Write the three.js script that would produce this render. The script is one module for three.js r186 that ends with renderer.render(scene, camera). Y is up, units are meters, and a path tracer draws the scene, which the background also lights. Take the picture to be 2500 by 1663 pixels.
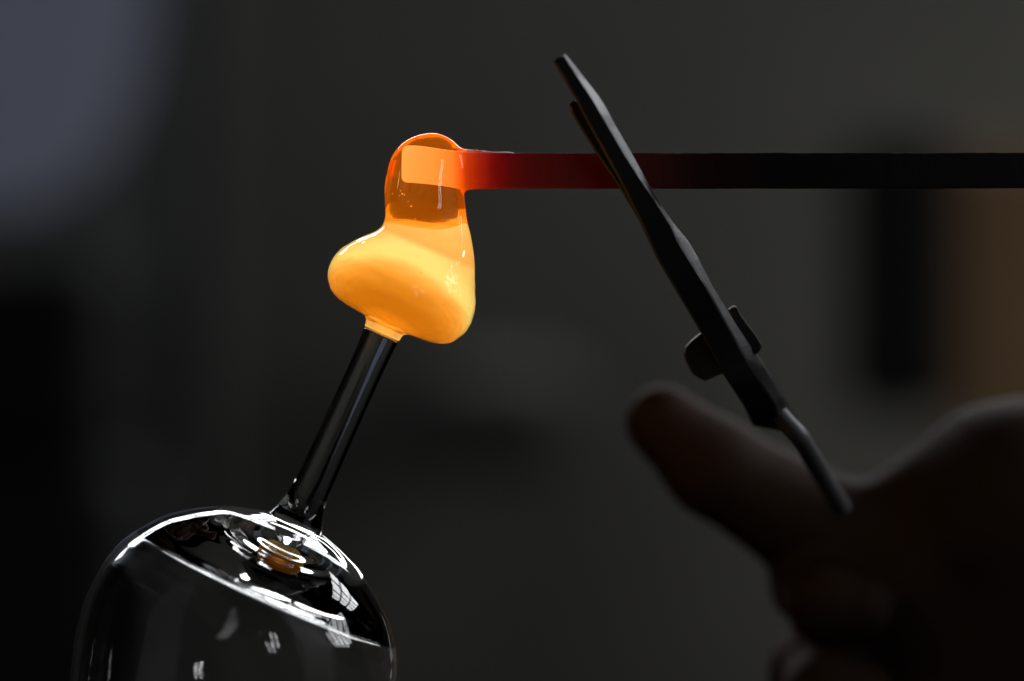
import * as THREE from 'three';
import { RoundedBoxGeometry } from 'three/addons/geometries/RoundedBoxGeometry.js';
import { mergeGeometries, toCreasedNormals, mergeVertices } from 'three/addons/utils/BufferGeometryUtils.js';
import { ImprovedNoise } from 'three/addons/math/ImprovedNoise.js';
import { RectAreaLightUniformsLib } from 'three/addons/lights/RectAreaLightUniformsLib.js';

// ------------------------------------------------------------------ camera, exposure, light
const scene = new THREE.Scene();
scene.background = new THREE.Color(0x000000);
const D = 1.2, MM = 0.001;                                   // camera distance to the plane in focus
const FRAME_H = 0.1956;                                      // metres of height seen in that plane
const camera = new THREE.PerspectiveCamera(2 * Math.atan(FRAME_H / 2 / D) * 180 / Math.PI, 1024 / 681, 0.05, 30);
camera.position.set(0, 0, D);
camera.lookAt(0, 0, 0);
camera.focus = D - 0.003;
camera.userData.fStop = 3.2;
const renderer = new THREE.WebGLRenderer({ antialias: true });
renderer.toneMapping = THREE.LinearToneMapping;
renderer.toneMappingExposure = 1;
renderer.shadowMap.enabled = true;
RectAreaLightUniformsLib.init();

// windows of the workshop: each is a frame, glazing bars and panes, with one area light per pane
const WINDOWS = [
  // name, label, centre, looks at, width, height, columns, rows, radiance, colour
  ['workshop_window', 'daylight window with dark glazing bars beside the back wall at right', [0.95, 0.05, -1.95], [0.3, 0, -2.4], 0.4, 0.4, 2, 2, 4, [1, 0.99, 0.94]],
  ['workshop_window', 'high daylight window with dark bars above right of the tongs', [1.35, 0.9, -0.85], [0.1, 0, 0], 0.62, 0.48, 4, 3, 9, [0.96, 0.98, 1]],
  ['clerestory_window', 'long band of daylight panes high up on the back wall', [0, 1.42, -2.5], [0, 0, 0], 3.2, 0.55, 9, 1, 7, [0.95, 0.98, 1]],
  ['workshop_window', 'narrow window of two panes facing the goblet from the front right', [1.0, 0.42, 1.8], [0, 0, 0], 0.26, 0.55, 2, 2, 5.5, [0.95, 0.97, 1]],
  ['workshop_window', 'broad window with dark bars far to the right of the hand', [1.9, 0.65, -0.08], [0, 0, 0], 0.62, 0.5, 4, 2, 5, [0.95, 0.97, 1]],
];

// ------------------------------------------------------------------ helpers
const names = new Map();
function numbered(n) { const k = names.get(n) ?? 0; names.set(n, k + 1); return k ? n + '_' + String(k).padStart(3, '0') : n; }
function tag(o, label, category, kind) { if (label) o.userData.label = label; if (category) o.userData.category = category; if (kind) o.userData.kind = kind; return o; }
function thing(name, label, category, pos = [0, 0, 0]) { const g = new THREE.Group(); g.name = numbered(name); g.position.set(...pos); scene.add(g); return tag(g, label, category); }
function part(name, geo, mat, parent) { const m = new THREE.Mesh(geo, mat); m.name = name; m.castShadow = m.receiveShadow = true; parent.add(m); return m; }
const std = (color, rough = 0.8, metal = 0, extra = {}) => new THREE.MeshStandardMaterial({ color: new THREE.Color().setRGB(...color), roughness: rough, metalness: metal, ...extra });
const S = FRAME_H / 1663;                                    // metres per photograph pixel in the plane in focus
const P = (px, py, z = 0) => { const k = S * (D - z) / D; return new THREE.Vector3((px - 1250) * k, (831.5 - py) * k, z); };
const perlin = new ImprovedNoise(), noise = (x, y, z) => perlin.noise(x, y, z);
const fbm = (x, y, z) => noise(x, y, z) * 0.55 + noise(x * 2.1, y * 2.1, z * 2.1) * 0.28 + noise(x * 4.3, y * 4.3, z * 4.3) * 0.17;
const clamp = THREE.MathUtils.clamp, lerp = THREE.MathUtils.lerp, smooth = THREE.MathUtils.smoothstep;
const smin = (a, b, k) => { const h = clamp(0.5 + 0.5 * (b - a) / k, 0, 1); return b + (a - b) * h - k * h * (1 - h); };
const smax = (a, b, k) => -smin(-a, -b, k);
// monotone-ish cubic through [x, y] points; linear beyond both ends
function curve(pts) {
  const n = pts.length, m = [];
  for (let i = 0; i < n; i++) {
    const a = pts[Math.max(0, i - 1)], b = pts[Math.min(n - 1, i + 1)];
    m.push((b[1] - a[1]) / (b[0] - a[0]));
  }
  return (x) => {
    if (x <= pts[0][0]) return pts[0][1] + m[0] * (x - pts[0][0]);
    if (x >= pts[n - 1][0]) return pts[n - 1][1] + m[n - 1] * (x - pts[n - 1][0]);
    let i = 0; while (x > pts[i + 1][0]) i++;
    const h = pts[i + 1][0] - pts[i][0], t = (x - pts[i][0]) / h, t2 = t * t, t3 = t2 * t;
    return (2 * t3 - 3 * t2 + 1) * pts[i][1] + (t3 - 2 * t2 + t) * h * m[i] + (-2 * t3 + 3 * t2) * pts[i + 1][1] + (t3 - t2) * h * m[i + 1];
  };
}
// surface of f = 0 (f < 0 inside) on a grid, vertices moved onto the surface, normals from the gradient
function surfaceOf(f, lo, hi, cell) {
  const nx = Math.ceil((hi[0] - lo[0]) / cell) + 1, ny = Math.ceil((hi[1] - lo[1]) / cell) + 1, nz = Math.ceil((hi[2] - lo[2]) / cell) + 1;
  const F = new Float32Array(nx * ny * nz), at = (i, j, k) => i + nx * (j + ny * k);
  for (let k = 0; k < nz; k++) for (let j = 0; j < ny; j++) for (let i = 0; i < nx; i++) F[at(i, j, k)] = f(lo[0] + i * cell, lo[1] + j * cell, lo[2] + k * cell);
  const id = new Int32Array(nx * ny * nz).fill(-1), pos = [], index = [], e = cell * 0.05;
  const grad = (x, y, z) => [f(x + e, y, z) - f(x - e, y, z), f(x, y + e, z) - f(x, y - e, z), f(x, y, z + e) - f(x, y, z - e)].map((d) => d / (2 * e));
  const EDGES = [[0, 1], [2, 3], [4, 5], [6, 7], [0, 2], [1, 3], [4, 6], [5, 7], [0, 4], [1, 5], [2, 6], [3, 7]];
  for (let k = 0; k < nz - 1; k++) for (let j = 0; j < ny - 1; j++) for (let i = 0; i < nx - 1; i++) {
    const c = []; let inside = 0;
    for (let q = 0; q < 8; q++) { c[q] = F[at(i + (q & 1), j + ((q >> 1) & 1), k + (q >> 2))]; if (c[q] < 0) inside++; }
    if (inside === 0 || inside === 8) continue;
    let x = 0, y = 0, z = 0, n = 0;
    for (const [a, b] of EDGES) if ((c[a] < 0) !== (c[b] < 0)) {
      const t = c[a] / (c[a] - c[b]);
      x += lerp(a & 1, b & 1, t); y += lerp((a >> 1) & 1, (b >> 1) & 1, t); z += lerp(a >> 2, b >> 2, t); n++;
    }
    id[at(i, j, k)] = pos.length / 3;
    pos.push(lo[0] + (i + x / n) * cell, lo[1] + (j + y / n) * cell, lo[2] + (k + z / n) * cell);
  }
  const quad = (a, b, c, d, flip) => { if (a < 0 || b < 0 || c < 0 || d < 0) return; flip ? index.push(a, c, b, a, d, c) : index.push(a, b, c, a, c, d); };
  for (let k = 1; k < nz - 1; k++) for (let j = 1; j < ny - 1; j++) for (let i = 1; i < nx - 1; i++) {
    const a = F[at(i, j, k)] < 0;
    if (a !== F[at(i + 1, j, k)] < 0) quad(id[at(i, j - 1, k - 1)], id[at(i, j, k - 1)], id[at(i, j, k)], id[at(i, j - 1, k)], !a);
    if (a !== F[at(i, j + 1, k)] < 0) quad(id[at(i - 1, j, k - 1)], id[at(i - 1, j, k)], id[at(i, j, k)], id[at(i, j, k - 1)], !a);
    if (a !== F[at(i, j, k + 1)] < 0) quad(id[at(i - 1, j - 1, k)], id[at(i, j - 1, k)], id[at(i, j, k)], id[at(i - 1, j, k)], !a);
  }
  const p = new Float32Array(pos), nrm = new Float32Array(pos.length);
  for (let v = 0; v < p.length; v += 3) {
    let g;
    for (let it = 0; it < 2; it++) {
      g = grad(p[v], p[v + 1], p[v + 2]);
      const g2 = g[0] ** 2 + g[1] ** 2 + g[2] ** 2 + 1e-9, step = clamp(f(p[v], p[v + 1], p[v + 2]) / g2, -cell * 0.5 / Math.sqrt(g2), cell * 0.5 / Math.sqrt(g2));
      for (let c = 0; c < 3; c++) p[v + c] -= step * g[c];
    }
    g = grad(p[v], p[v + 1], p[v + 2]);
    const l = Math.hypot(...g) || 1;
    for (let c = 0; c < 3; c++) nrm[v + c] = g[c] / l;
  }
  const geo = new THREE.BufferGeometry();
  geo.setAttribute('position', new THREE.BufferAttribute(p, 3));
  geo.setAttribute('normal', new THREE.BufferAttribute(nrm, 3));
  geo.setIndex(index);
  return geo;
}
function tex(w, h, fn, srgb) {                               // fn(u, v) -> linear [r, g, b]
  const d = new Float32Array(w * h * 4);
  for (let y = 0; y < h; y++) for (let x = 0; x < w; x++) { const c = fn((x + 0.5) / w, (y + 0.5) / h); d.set([c[0], c[1], c[2], 1], (y * w + x) * 4); }
  const t = new THREE.DataTexture(d, w, h, THREE.RGBAFormat, THREE.FloatType);
  t.magFilter = t.minFilter = THREE.LinearFilter; t.wrapS = t.wrapT = THREE.RepeatWrapping; t.needsUpdate = true;
  return t;
}
const ramp = (stops) => { const ch = [1, 2, 3].map((c) => stops.map((s) => [s[0], s[c]])); return (x) => ch.map((pts) => {
  if (x <= pts[0][0]) return pts[0][1]; for (let i = 1; i < pts.length; i++) if (x <= pts[i][0]) return lerp(pts[i - 1][1], pts[i][1], (x - pts[i - 1][0]) / (pts[i][0] - pts[i - 1][0])); return pts[pts.length - 1][1]; }); };

// ------------------------------------------------------------------ the windows
const barMat = std([0.02, 0.02, 0.022], 0.7);
for (const [name, label, c, target, w, h, cols, rows, L, col] of WINDOWS) {
  const g = thing(name, label, 'window', c);
  g.lookAt(...target);
  const bars = [], b = 0.035;
  const bx = (bw, bh, x, y) => { const q = new RoundedBoxGeometry(bw, bh, 0.05, 2, 0.006); q.translate(x, y, 0); return q; };
  const fr = [bx(w + 2 * b, b, 0, h / 2 + b / 2), bx(w + 2 * b, b, 0, -h / 2 - b / 2), bx(b, h, -w / 2 - b / 2, 0), bx(b, h, w / 2 + b / 2, 0)];
  part('window_frame', mergeGeometries(fr), barMat, g);
  const pw = w / cols, ph = h / rows, gap = cols < 3 ? 0.045 : 0.03;
  for (let i = 1; i < cols; i++) part('glazing_bar', bx(gap, h, -w / 2 + i * pw, 0), barMat, g);
  for (let j = 1; j < rows; j++) part('glazing_bar', bx(w, gap * 0.8, 0, -h / 2 + j * ph), barMat, g);
  const glow = new THREE.MeshStandardMaterial({ color: 0x000000, roughness: 0.3, emissive: new THREE.Color().setRGB(...col), emissiveIntensity: L * 0.5 });
  const pane = new THREE.BoxGeometry(pw - gap, ph - gap * 0.8, 0.004);
  for (let i = 0; i < cols; i++) for (let j = 0; j < rows; j++) {
    const x = -w / 2 + (i + 0.5) * pw, y = -h / 2 + (j + 0.5) * ph;
    part('pane', pane, glow, g).position.set(x, y, -0.01);
    const l = new THREE.RectAreaLight(new THREE.Color().setRGB(...col), L * 0.5, pw - gap, ph - gap * 0.8);
    l.name = 'pane_light'; l.position.set(x, y, -0.004); l.rotation.y = Math.PI;   // an area light shines along its own -z
    g.add(l);
  }
}

// ------------------------------------------------------------------ the blurred workshop behind
const wallTex = tex(256, 256, (u, v) => { const n = 0.5 + 0.5 * fbm(u * 9, v * 9, 2.3), s = 0.85 + 0.3 * n; return [0.19 * s, 0.188 * s, 0.172 * s]; });
wallTex.repeat.set(2, 2);
{
  const w = part('back_wall', new THREE.BoxGeometry(5, 3.4, 0.12), new THREE.MeshStandardMaterial({ map: wallTex, roughness: 0.95 }), scene);
  w.position.set(0, 0.2, -2.66);
  tag(w, 'dim grey green plaster wall blurred behind everything', 'wall', 'structure');
}
function bgBox(name, label, category, x0, x1, y0, y1, z, depth, mat, r = 0.02) {   // a block whose front face spans those photograph pixels
  const a = P(x0, y1, z), b = P(x1, y0, z), w = b.x - a.x, h = b.y - a.y;
  const g = thing(name, label, category, [(a.x + b.x) / 2, a.y, z - depth / 2]);
  part('body', new RoundedBoxGeometry(w, h, depth, 3, Math.min(r, w / 3, h / 3, depth / 3)), mat, g).position.y = h / 2;
  return g;
}
{
  const soot = std([0.015, 0.015, 0.015], 0.95);
  bgBox('wall_pillar', 'dark narrow pillar blurred between the blue grey hood and the grey wall', 'pillar', 400, 520, -600, 2400, -2.3, 0.2, std([0.07, 0.07, 0.066], 0.95), 0.02);
  bgBox('dark_block', 'faint darker block blurred low behind the gap between stem and hand', 'dark_block', 1060, 1420, 880, 1160, -2.35, 0.2, std([0.145, 0.145, 0.13], 0.95), 0.06);  // plain block a little darker than the wall behind it
  { // hood panel with a rounded lower corner, turned a little towards the room
    const z = -2.0, o = P(-150, 560, z), g = thing('metal_hood', 'pale blue grey metal hood panel blurred at the upper left', 'hood', o.toArray());
    const q = [[-800, -800], [375, -800], [365, 0], [335, 170], [275, 320], [185, 430], [60, 495], [-800, 525]].map(([x, y]) => { const p = P(x, y, z); return new THREE.Vector2(p.x - o.x, p.y - o.y); });
    const e = new THREE.ExtrudeGeometry(new THREE.Shape(q), { depth: 0.02, bevelEnabled: true, bevelThickness: 0.003, bevelSize: 0.003, bevelSegments: 2 });
    part('panel', e, std([0.58, 0.64, 0.86], 0.75), g); g.rotation.y = 0.4;
  }
  const cab = bgBox('furnace_cabinet', 'black cabinet blurred below the blue grey hood at left', 'cabinet', -700, 270, 610, 1130, -2.0, 0.45, soot, 0.03);
  bgBox('cabinet_base', 'dark grey base blurred beneath the black cabinet behind the goblet', 'base', -700, 330, 1132, 2400, -2.02, 0.4, std([0.03, 0.03, 0.03], 0.95), 0.03);
  const post = bgBox('support_post', 'dark upright post blurred behind the iron bar at right', 'post', 2065, 2345, 320, 1010, -1.5, 0.06, soot, 0.03);
  const board = bgBox('wooden_board', 'brown wooden board blurred right of the dark post', 'board', 2330, 3100, 360, 1500, -2.1, 0.03, std([0.27, 0.16, 0.08], 0.85), 0.01);
}

{ // unseen screen, added to keep the front daylight off hand, tongs and iron
  const g = thing('added_light_screen', 'added dull steel sheet out of view at right shading the hand and tongs', 'screen', [0.5, -0.6, 0.2]);
  part('sheet', new RoundedBoxGeometry(0.7, 1.3, 0.004, 2, 0.0015).translate(0, 0.65, 0), std([0.2, 0.2, 0.2], 0.6, 0.5), g);
  for (const x of [-0.34, 0.34]) part('upright', new THREE.CylinderGeometry(0.009, 0.009, 1.34, 16).translate(x, 0.67, 0.011), std([0.12, 0.12, 0.12], 0.5, 0.6), g);
}

// ------------------------------------------------------------------ glass materials
const clearGlass = new THREE.MeshPhysicalMaterial({ color: 0xffffff, roughness: 0, transmission: 1, thickness: 0.005, ior: 1.52, side: THREE.DoubleSide });
const hotGlass = new THREE.MeshPhysicalMaterial({ color: 0xffffff, roughness: 0, transmission: 1, thickness: 0.02, ior: 1.5,
  attenuationColor: new THREE.Color().setRGB(0.95, 0.46, 0.07), attenuationDistance: 0.02, emissive: new THREE.Color().setRGB(0.15, 0.036, 0.0005), emissiveIntensity: 1 });

// ------------------------------------------------------------------ the goblet, held stem up
const A = 24.4 * Math.PI / 180;                              // lean of the stem to the right
const J = P(722, 1278), T = P(932, 815), STEM = J.distanceTo(T);
{
  const g = thing('wine_glass', 'clear glass goblet held upside down with hot glass on its stem', 'wine glass', J.toArray());
  g.rotation.set(0, 0, -A, 'ZXY'); g.rotation.x = 0.02;
  const k = S;
  const seg = 320, dense = (pts, n) => { const c = new THREE.CatmullRomCurve3(pts.map(([r, y]) => new THREE.Vector3(r * k, y * k, 0)), false, 'centripetal'); return c.getSpacedPoints(n).map((p) => new THREE.Vector2(Math.max(p.x, 1e-6), p.y)); };
  const lathe = (pts) => new THREE.LatheGeometry(pts, seg);
  const H = STEM / k;
  // stem: from its fused foot up to the joint with the hot glass, then the end face
  const stemSide = dense([[72, 0], [66, 12], [58, 30], [51, 55], [47, 90], [45, 150], [43.5, 260], [43, 380], [43.5, 450], [45.5, H - 8]], 160);
  const stemTop = dense([[45.5, H - 8], [45, H - 4], [41, H - 2], [20, H - 1], [0, H - 1]], 40);
  part('stem', mergeGeometries([lathe(stemSide), lathe(stemTop)]), clearGlass, g);
  // bowl: outside from the foot of the stem down to the rim, round the rim, up the inside to the floor
  const outer = [[72, 0], [100, -8], [132, -18], [177, -32], [215, -52], [258, -80], [298, -112], [334, -155], [368, -208], [387, -268], [394, -340], [392, -400], [378, -470], [355, -545], [326, -640], [302, -730], [292, -800]];
  const rim = [[292, -800], [291.5, -804], [288, -806], [285, -804], [284.5, -800]];
  const inner = [[284.5, -800], [294, -730], [318, -640], [346.5, -545], [369, -470], [383, -400], [385, -340], [377, -268], [357, -214], [343, -190], [334, -178], [325, -170], [312, -164.5], [290, -161.5], [230, -157.5], [190, -154.6], [160, -153.4], [130, -150], [112, -150.4], [92, -145.2], [72, -145.8], [48, -139], [25, -139.2], [0, -136]];
  const up = (pts) => lathe(pts.reverse());
  const q = mergeGeometries([up(dense(outer, 260)), up(dense(rim, 24)), up(dense(inner, 300))]);
  part('bowl', q, clearGlass, g);
}

// ------------------------------------------------------------------ the hot glass at the end of the stem
const Z = S / 2.8;                                           // the profile below is listed in this unit
const G0 = P(780 + 430 / 2.8, 300 + 1380 / 2.8, 0.002), GA = Math.atan2(0.39, 0.92);
const barY0 = 418.5, BAR_H = 43.5 * S, BAR_D = 1.3 * MM, BAR_Z = 4 * MM;
{
  const prof = [ // height v, left u, right u, half depth
    [6, -20, 100, 60], [11, -100, 220, 170], [17, -165, 320, 260], [30, -262, 400, 330], [54, -359, 455, 405], [91, -424, 495, 455], [158, -472, 535, 495], [216, -488, 551, 508], [281, -488, 551, 505], [356, -466, 537, 480], [421, -428, 512, 448], [472, -386, 488, 418],
    [535, -325, 460, 378], [582, -284, 440, 345], [628, -266, 420, 308], [690, -275, 388, 255], [790, -322, 327, 200], [870, -358, 268, 178], [1013, -390, 185, 166], [1081, -393, 150, 162], [1192, -364, 105, 150], [1273, -301, 60, 122], [1316, -243, 22, 94], [1345, -180, -45, 58], [1353, -135, -100, 14],
  ];
  const uc = curve(prof.map(([v, l, r]) => [v, (l + r) / 2])), hw2 = curve(prof.map(([v, l, r]) => [v, ((r - l) / 2) ** 2])), hd2 = curve(prof.map(([v, , , d]) => [v, d * d]));
  const ca = Math.cos(GA), sa = Math.sin(GA);
  const frame = (x, y, z) => { const dx = x - G0.x, dy = y - G0.y; return [(dx * ca - dy * sa) / Z, (dx * sa + dy * ca) / Z, (z - G0.z) / Z]; };
  // signed size of the body at a point, in metres; shrink moves the surface inwards
  const raw = (u, v, w, shrink) => {
    const vv = clamp(v, -150, 1500), a2 = hw2(vv), d2 = hd2(vv), c = uc(clamp(v, 6, 1353));
    const a = Math.sign(a2) * Math.sqrt(Math.abs(a2)) - shrink, d = Math.sign(d2) * Math.sqrt(Math.abs(d2)) - shrink;
    const kk = clamp((Math.abs(d) + 8) / (Math.abs(a) + 8), 0.2, 3);
    return ((u - c) * kk) ** 2 + w * w - Math.sign(d) * d * d;
  };
  const body = (x, y, z, shrink = 0) => {
    const [u, v, w] = frame(x, y, z), e = 2, f0 = raw(u, v, w, shrink);
    const gu = (raw(u + e, v, w, shrink) - f0) / e, gv = (raw(u, v + e, w, shrink) - f0) / e, gw = (raw(u, v, w + e, shrink) - f0) / e;
    return clamp(f0 / (Math.hypot(gu, gv, gw) + 30), -400, 400) * Z;
  };
  const axis = T.clone().sub(J).normalize();
  const neck = (x, y, z) => {                                // round neck standing on the end of the stem
    const q = new THREE.Vector3(x, y, z).sub(T), t = q.dot(axis), r = Math.sqrt(Math.max(0, q.lengthSq() - t * t));
    return Math.max(r - (46 + clamp(t / S, 0, 60) * 0.12) * S, -t + 0.3 * S, t - 40 * S);
  };
  const neckCore = (x, y, z) => {
    const q = new THREE.Vector3(x, y, z).sub(T), t = q.dot(axis), r = Math.sqrt(Math.max(0, q.lengthSq() - t * t));
    return smax(smax(r - 40 * S, -t + 5 * S, 0.5 * MM), t - 40 * S, 0.5 * MM);
  };
  const cy = P(0, 416).y;
  const collar = (x, y, z) => {                              // skin of glass along the iron
    const x0 = P(1030, 0).x, x1 = P(1262, 0).x, qx = Math.abs(x - (x0 + x1) / 2) - (x1 - x0) / 2 + 1.5 * MM, thin = smooth(x, P(1120, 0).x, x1), film = (48 - 5 * thin) * S + 0.18 * MM * noise(x * 260, 3.1, 0.4);
    const qy = Math.abs(y - cy) - film + 1.5 * MM, qz = Math.abs(z - BAR_Z) - BAR_D - lerp(0.45, -0.05, thin) * MM + 1.5 * MM;
    return Math.hypot(Math.max(qx, 0), Math.max(qy, 0), Math.max(qz, 0)) + Math.min(Math.max(qx, qy, qz), 0) - 1.5 * MM;
  };
  // the outside is not quite smooth: turning has left soft ripples, strongest low on the lump
  const ripple = (x, y, z) => {
    const [u, v, w] = frame(x, y, z), r = Math.hypot(u - 40, (v - 150) * 2.2) / 48 + 0.9 * noise(u / 130, v / 130, w / 130);
    return (0.06 * Math.sin(r * 5) * Math.exp(-(((v - 150) / 190) ** 2)) * smooth(w, 100, 330) + 0.13 * (1 - smooth(v, 420, 640)) * noise(u / 62, v / 48, w / 62 + 4) + 0.06 * noise(u / 160, v / 130, w / 160)) * MM;
  };
  const glass = (x, y, z) => { const b = body(x, y, z); return smin(smin(b < 2 * MM ? b + ripple(x, y, z) : b, collar(x, y, z), 2.2 * MM), neck(x, y, z), 2 * MM); };
  const lo = [P(780, 0).x, P(0, 870).y, -26 * MM], hi = [P(1280, 0).x, P(0, 312).y, 28 * MM];
  const g = thing('glass_gather', 'glowing orange lump of molten glass joining the stem to the iron bar', 'molten glass', [T.x, T.y, 0]);
  const put = (name, geo, m, parent = g) => { geo.translate(-T.x, -T.y, 0); return part(name, geo, m, parent); };
  const skin = surfaceOf(glass, lo, hi, 0.42 * MM), sp = skin.attributes.position, suv = new Float32Array(sp.count * 2);
  for (let i = 0; i < sp.count; i++) { suv[i * 2] = (sp.getX(i) - lo[0]) / (hi[0] - lo[0]); suv[i * 2 + 1] = (sp.getY(i) - lo[1]) / (hi[1] - lo[1]); }
  skin.setAttribute('uv', new THREE.BufferAttribute(suv, 2));
  hotGlass.emissiveMap = tex(512, 4, (u) => { const q = 1 - smooth(780 + 500 * u, 1070, 1220); return [q, q, q]; });   // colder where it runs out along the iron
  put('clear_skin', skin, hotGlass);
  // glowing heart: the body a little inside its skin, hollowed at the top where the clear cap sits
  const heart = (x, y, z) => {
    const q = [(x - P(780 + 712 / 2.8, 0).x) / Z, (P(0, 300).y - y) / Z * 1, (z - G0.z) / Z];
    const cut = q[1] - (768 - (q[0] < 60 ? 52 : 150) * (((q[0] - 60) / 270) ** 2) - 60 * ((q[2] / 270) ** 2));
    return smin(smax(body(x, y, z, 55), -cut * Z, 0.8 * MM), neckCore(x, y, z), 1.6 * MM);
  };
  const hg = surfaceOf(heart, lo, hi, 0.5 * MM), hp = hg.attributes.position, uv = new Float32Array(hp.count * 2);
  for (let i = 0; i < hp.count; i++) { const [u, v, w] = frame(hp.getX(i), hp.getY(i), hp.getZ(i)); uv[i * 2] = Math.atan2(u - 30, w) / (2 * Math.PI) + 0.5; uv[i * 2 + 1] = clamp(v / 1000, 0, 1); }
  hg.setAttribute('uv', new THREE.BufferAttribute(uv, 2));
  // hot glass glow with light painted in: bright band, dim low front, pale sides
  const glowRamp = ramp([[-0.08, 1.02, 0.3, 0.006], [-0.03, 1.02, 0.28, 0.006], [0.01, 0.8, 0.22, 0.0072], [0.05, 0.52, 0.15, 0.0036], [0.13, 0.52, 0.16, 0.0054], [0.2, 0.66, 0.23, 0.0144], [0.28, 0.92, 0.36, 0.045], [0.34, 1.02, 0.56, 0.117], [0.4, 1.02, 0.84, 0.252], [0.48, 1.02, 0.84, 0.27], [0.6, 1.02, 0.7, 0.198]]);
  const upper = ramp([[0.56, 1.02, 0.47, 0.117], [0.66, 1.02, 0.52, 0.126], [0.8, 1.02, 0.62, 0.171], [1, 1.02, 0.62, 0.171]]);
  const glow = tex(512, 512, (u, v) => { const n = fbm(u * 7, v * 9, 1.7), q = v + 0.012 * fbm(u * 5, 0.2, 0.6), low = glowRamp(v + 0.035 * n + 0.19 + 0.26 * Math.cos(u * 2 * Math.PI)), up = upper(v + 0.03 * n), k = smooth(q, 0.555, 0.605); return low.map((c, i) => lerp(c, up[i], k) * (1 + 0.14 * n)); });
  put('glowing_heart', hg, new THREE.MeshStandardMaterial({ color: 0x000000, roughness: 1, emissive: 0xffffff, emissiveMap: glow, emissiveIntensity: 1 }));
  // seeds of air in the clear cap: spheres turned inside out
  const seed = new THREE.SphereGeometry(1, 14, 10), si = seed.index.array;
  for (let i = 0; i < si.length; i += 3) [si[i], si[i + 1]] = [si[i + 1], si[i]];
  seed.attributes.normal.array.forEach((v, i, a) => { a[i] = -v; });
  const airMat = clearGlass.clone(); airMat.ior = 1.5;
  for (const [bx, by, bz, r] of [[545, 192, 120, 6], [494, 408, 110, 5], [500, 490, 130, 6], [560, 470, 150, 5], [572, 492, 152, 6.5], [588, 500, 150, 5], [552, 505, 145, 4], [632, 578, 165, 7], [612, 545, 160, 4], [565, 368, 150, 5], [870, 430, 140, 6], [660, 672, 165, 5], [506, 640, 120, 5], [700, 1040, 440, 7], [480, 1050, 430, 6], [585, 1108, 445, 5], [425, 1062, 415, 5], [300, 1022, 350, 7]]) {
    const b = part('air_bubble', seed, airMat, g), q = P(780 + bx / 2.8, 300 + by / 2.8, 0);
    b.position.set(q.x - T.x, q.y - T.y, G0.z + bz * Z * 0.9); b.scale.setScalar(r * Z);
  }
  const lamp = new THREE.PointLight(new THREE.Color().setRGB(1, 0.2, 0.02), 0.00012);
  lamp.name = 'gather_light'; lamp.shadow.radius = 0.3; lamp.castShadow = true;
  const at = P(985, 700); lamp.position.set(at.x - T.x, at.y - T.y, 0.003); g.add(lamp);
}

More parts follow.
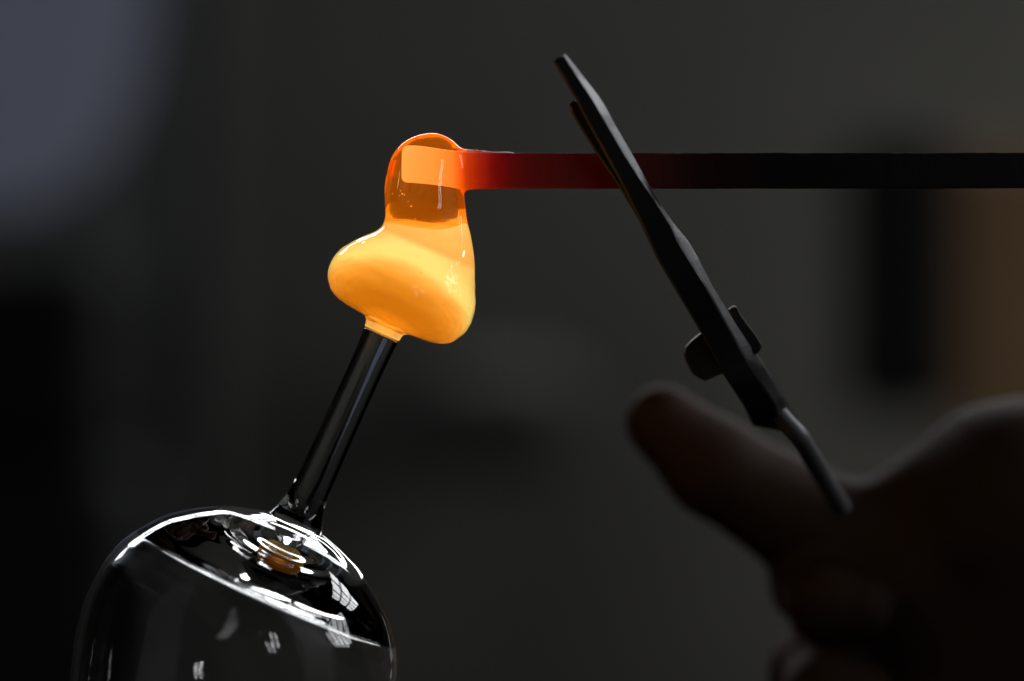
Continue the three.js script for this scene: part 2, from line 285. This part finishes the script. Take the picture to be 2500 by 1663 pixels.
// ------------------------------------------------------------------ the iron bar
{
  const x0 = P(986, 0).x, x1 = P(3300, 0).x, n = 520, m = 48, pos = [], uv = [], index = [];
  const L = x1 - x0;
  const xs = [...Array(n + 1)].map((_, i) => x0 + L * Math.pow(i / n, 1.7));
  xs.forEach((x, i) => {
    const d = x - x0, r = 1.6 * MM, end = d < r ? Math.sqrt(Math.max(0, 1 - (1 - d / r) ** 2)) * r - r : 0;
    const lift = 13 * S * (1 - smooth(x, x0, P(1150, 0).x)) + 1.2 * S * noise(x * 40, 0.3, 0.1), px = 1250 + x / S;
    for (let j = 0; j <= m; j++) {
      const a = j / m * 2 * Math.PI, c = Math.cos(a), s = Math.sin(a), e = lerp(0.36, 0.22, smooth(px, 1380, 1700));
      const rough = (0.12 * fbm(x * 300, c * 1.5, s * 1.5) + 0.06 * noise(x * 900, c * 4, s * 4)) * MM * smooth(px, 1180, 1280);
      const hy = BAR_H + Math.max(end, -BAR_H + 1e-5) + rough, hz = BAR_D + Math.max(end, -BAR_D + 1e-5) + rough;
      pos.push(x, P(0, barY0).y + lift + hy * Math.sign(s) * Math.abs(s) ** e, BAR_Z + hz * Math.sign(c) * Math.abs(c) ** e);
      uv.push(d / L, j / m);
    }
  });
  for (let i = 0; i < n; i++) for (let j = 0; j < m; j++) { const a = i * (m + 1) + j, b = a + m + 1; index.push(a, a + 1, b, b, a + 1, b + 1); }
  const cap = pos.length / 3; pos.push(x0, P(0, barY0).y + 13 * S, BAR_Z); uv.push(0, 0.5);
  for (let j = 0; j < m; j++) index.push(cap, j + 1, j);
  const geo = new THREE.BufferGeometry();
  geo.setAttribute('position', new THREE.Float32BufferAttribute(pos, 3)); geo.setAttribute('uv', new THREE.Float32BufferAttribute(uv, 2)); geo.setIndex(index);
  geo.computeVertexNormals();
  // red heat fading along the bar with its distance from the tip
  const glowRamp = ramp([[980, 1.2, 0.42, 0.1], [1060, 1.15, 0.33, 0.065], [1105, 1.1, 0.2, 0.02], [1122, 0.95, 0.085, 0.003], [1140, 0.5, 0.015, 0], [1165, 0.3, 0.001, 0], [1200, 0.15, 0, 0], [1240, 0.07, 0, 0], [1295, 0.036, 0, 0], [1400, 0.02, 0, 0], [1520, 0.011, 0, 0], [1700, 0.002, 0, 0], [1900, 0, 0, 0]]);
  const glow = tex(2048, 64, (u, v) => { const q = 1250 + (x0 + L * u) / S, n = fbm(q / 45, Math.cos(v * 6.283) * 1.6, Math.sin(v * 6.283) * 1.6); return glowRamp(q + 26 * n * smooth(q, 1110, 1180)); });
  glow.wrapS = THREE.ClampToEdgeWrapping;
  const bump = tex(256, 64, (u, v) => { const q = 0.5 + 0.5 * fbm(u * 60, v * 12, 0.7); return [q, q, q]; });
  const g = thing('iron_bar', 'flat iron bar, red hot at the end sunk in molten glass', 'iron bar', [x0, P(0, barY0).y, 0]);
  geo.translate(-x0, -P(0, barY0).y, 0);
  part('bar', geo, new THREE.MeshStandardMaterial({ color: new THREE.Color().setRGB(0.024, 0.022, 0.021), roughness: 0.7, emissive: 0xffffff, emissiveMap: glow, bumpMap: bump, bumpScale: 0.00003 }), g);
}

// ------------------------------------------------------------------ the steel tool
const toolZ = (py) => curve([[100, 0.03], [420, 0.0185], [900, -0.008], [1060, -0.034], [1250, -0.084]])(py);
const toolMat = std([0.12, 0.118, 0.122], 0.38, 0.7, { bumpMap: tex(128, 128, (u, v) => { const q = 0.5 + 0.5 * fbm(u * 16, v * 16, 5.5); return [q, q, q]; }), bumpScale: 0.00006 });
{
  const g = thing('steel_tongs', 'dark steel tongs slanting across the iron bar in the shadowed hand', 'tongs', P(1950, 1050, toolZ(1050)).toArray());
  const o = g.position;
  // a plate from cross sections: left edge and crest on the front, right edge set back by its thickness
  const plate = (name, rows, thick, dz = 0) => {
    const pos = [], index = [], uv = [], at = (a) => curve(rows.map((r) => [r[0], r[a]]));
    const ys = [], t0 = rows[0][0], t1 = rows[rows.length - 1][0], n = 90, cols = [1, 2, 3, 4, 5, 6].map((c) => rows[0].length > c ? rows.map((r) => [r[0], r[c]]) : null);
    const lin = (pts, t) => { if (t <= pts[0][0]) return pts[0][1]; for (let i = 1; i < pts.length; i++) if (t <= pts[i][0]) return lerp(pts[i - 1][1], pts[i][1], (t - pts[i - 1][0]) / (pts[i][0] - pts[i - 1][0])); return pts[pts.length - 1][1]; };
    for (let i = 0; i <= n; i++) {
      const t = lerp(t0, t1, i / n), v = cols.map((c) => lin(c, t)), z = toolZ(t) + dz;
      const lf = P(v[0], v[1], z), cr = P(v[2], v[3], z), rt = P(v[4], v[5], z - thick), lb = P(v[0], v[1], z - thick), b = 0.0004;
      lf.add(P(v[0] + 6, v[1], z).sub(P(v[0], v[1], z)));
      // small bevels at the front corners
      const lf2 = lf, cr2 = cr.clone().lerp(lf, 0.05), ring = [lb, lb.clone().setZ(z - 0.0008), lf2, cr2, cr.clone().lerp(rt, 0.1), rt];
      for (const q of ring) pos.push(q.x - o.x, q.y - o.y, q.z - o.z);
    }
    for (let i = 0; i < n; i++) for (let j = 0; j < 6; j++) { const a = i * 6 + j, c = i * 6 + (j + 1) % 6; index.push(a, a + 6, c, c, a + 6, c + 6); }
    for (let j = 1; j < 5; j++) { index.push(0, j, j + 1); index.push(n * 6, n * 6 + j + 1, n * 6 + j); }
    const geo = new THREE.BufferGeometry(); geo.setAttribute('position', new THREE.Float32BufferAttribute(pos, 3)); geo.setIndex(index);
    const c = toCreasedNormals(geo, 0.5), q = c.attributes.position, w = new Float32Array(q.count * 2);
    for (let i = 0; i < q.count; i++) { w[i * 2] = q.getX(i) * 40 + q.getZ(i) * 25; w[i * 2 + 1] = q.getY(i) * 40; }
    c.setAttribute('uv', new THREE.BufferAttribute(w, 2));
    return part(name, c, toolMat, g);
  };
  // t, left x, y, crest x, y, right x, y
  plate('front_arm', [
    [131, 1366, 140, 1376, 133, 1381, 132], [150, 1352, 152, 1386, 149, 1396, 150], [235, 1402, 237, 1443, 235, 1462, 235], [243, 1407, 243, 1448, 243, 1467, 243], [258, 1411, 256, 1457, 258, 1477, 258],
    [306, 1438, 306, 1485, 306, 1503, 307], [371, 1474, 371, 1522, 371, 1541, 371], [440, 1512, 440, 1566, 440, 1578, 440], [487, 1536, 487, 1599, 487, 1605, 487], [550, 1567, 550, 1639, 550, 1648, 549], [594, 1586, 594, 1658, 594, 1682, 590], [630, 1604, 632, 1681, 630, 1703, 627],
    [700, 1648, 707, 1725, 700, 1739, 697], [800, 1704, 800, 1779, 800, 1800, 797], [891, 1760, 905, 1830, 891, 1862, 889], [987, 1815, 990, 1892, 987, 1912, 984], [1050, 1838, 1040, 1914, 1054, 1944, 1032]], 0.005);
  plate('back_arm', [[840, 1800, 846, 1828, 840, 1832, 838], [920, 1850, 926, 1877, 920, 1883, 917], [1030, 1920, 1036, 1940, 1030, 1948, 1027]], 0.003, -0.006);
  plate('jaw_plate', [[243, 1400, 246, 1420, 244, 1422, 244], [258, 1389, 258, 1440, 258, 1442, 258], [277, 1395, 277, 1450, 277, 1452, 277], [374, 1455, 374, 1500, 374, 1502, 374], [463, 1515, 463, 1550, 463, 1552, 463], [544, 1563, 544, 1600, 544, 1602, 544], [594, 1586, 594, 1620, 594, 1622, 594]], 0.003, -0.0085);
  // block at the pivot and the small strap behind it
  const ext = (pts, z, depth, bevel) => { const s = new THREE.Shape(pts.map(([x, y]) => { const q = P(x, y, z); return new THREE.Vector2(q.x - o.x, q.y - o.y); })); const e = new THREE.ExtrudeGeometry(s, { depth, bevelEnabled: true, bevelThickness: bevel, bevelSize: bevel * 0.6, bevelSegments: 2 }); e.translate(0, 0, z - o.z - depth); return e; };
  part('pivot_block', ext([[1712, 816], [1690, 834], [1677, 848], [1673, 862], [1678, 880], [1693, 909], [1711, 922], [1723, 927], [1752, 914], [1800, 900], [1800, 840]], toolZ(860) - 0.003, 0.006, 0.0006), toolMat, g);
  part('strap', ext([[1782, 756], [1790, 750], [1797, 750], [1809, 773], [1845, 821], [1858, 843], [1855, 854], [1846, 862], [1830, 850], [1795, 795]], toolZ(800) - 0.009, 0.003, 0.0005), toolMat, g);
  const handleMat = std([0.2, 0.2, 0.205], 0.5, 0.5);
  const path = new THREE.CatmullRomCurve3([[1900, 1010, -0.004], [1922, 1035, 0.001], [1948, 1062, 0.006], [1975, 1105, 0.008], [2010, 1165, 0.008], [2055, 1240, 0.006]].map(([x, y, dz]) => P(x, y, toolZ(y) + dz).sub(o)));
  const tube = new THREE.TubeGeometry(path, 60, 24 * S, 20), end = new THREE.SphereGeometry(24 * S, 20, 14);
  const e = path.getPoint(1); end.translate(e.x, e.y, e.z);
  part('handle_rod', mergeGeometries([tube, end]), handleMat, g);
}

// ------------------------------------------------------------------ the hand
{
  const zc = -0.118, B = [];
  const bone = (a, b, ra, rb) => B.push([P(a[0], a[1], a[2] ?? zc), P(b[0], b[1], b[2] ?? zc), ra * S * (D - zc) / D, rb * S * (D - zc) / D]);
  // thumb
  bone([1618, 1030, zc], [1745, 1140, zc - 0.002], 91, 116); bone([1745, 1140, zc - 0.002], [1960, 1270, zc - 0.01], 116, 140);
  // palm, heel, wrist and forearm
  bone([1960, 1270, zc - 0.01], [2260, 1420, zc - 0.015], 125, 230); bone([2260, 1420, zc - 0.015], [2510, 1275, zc - 0.01], 230, 290);
  bone([2150, 1290, zc - 0.01], [2400, 1205, zc - 0.01], 118, 205);
  bone([2510, 1275, zc - 0.01], [2900, 1310, zc], 305, 305); bone([2260, 1420, zc - 0.015], [2330, 1750, zc - 0.02], 230, 240); bone([2330, 1750, zc - 0.02], [2500, 1400, zc - 0.01], 240, 280);
  // four curled fingers: knuckle, middle joint, last joint, tip
  const finger = (k, p, d, t, r) => { bone(k, p, r * 1.12, r); bone(p, d, r, r * 0.88); bone(d, t, r * 0.88, r * 0.76); };
  finger([2240, 1360, zc - 0.02], [1988, 1424, zc - 0.006], [2020, 1470, zc + 0.016], [2110, 1480, zc + 0.02], 100);
  finger([2260, 1560, zc - 0.02], [1990, 1640, zc - 0.006], [2020, 1690, zc + 0.016], [2110, 1700, zc + 0.02], 106);
  finger([2290, 1760, zc - 0.02], [2020, 1850, zc - 0.006], [2050, 1895, zc + 0.016], [2140, 1905, zc + 0.02], 98);
  finger([2330, 1930, zc - 0.02], [2090, 2030, zc - 0.006], [2120, 2070, zc + 0.014], [2200, 2080, zc + 0.018], 84);
  const K = 5 * MM;
  const f = (x, y, z) => {
    let d = 1;
    for (const [a, b, ra, rb] of B) {
      const bx = b.x - a.x, by = b.y - a.y, bz = b.z - a.z, px = x - a.x, py = y - a.y, pz = z - a.z, t = clamp((px * bx + py * by + pz * bz) / (bx * bx + by * by + bz * bz), 0, 1);
      d = smin(d, Math.hypot(px - bx * t, py - by * t, pz - bz * t) - lerp(ra, rb, t), K);
    }
    return d;
  };
  const lo = P(1480, 2230, zc), hi = P(3080, 880, zc);
  const geo = surfaceOf(f, [lo.x, lo.y, zc - 0.07], [hi.x, hi.y, zc + 0.05], 2.2 * MM);
  const base = P(2480, 1260, zc);
  geo.translate(-base.x, -base.y, -base.z);
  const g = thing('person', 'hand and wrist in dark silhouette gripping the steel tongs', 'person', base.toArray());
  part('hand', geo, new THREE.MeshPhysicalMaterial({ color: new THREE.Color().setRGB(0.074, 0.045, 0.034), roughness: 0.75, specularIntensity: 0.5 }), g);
}

renderer.render(scene, camera);
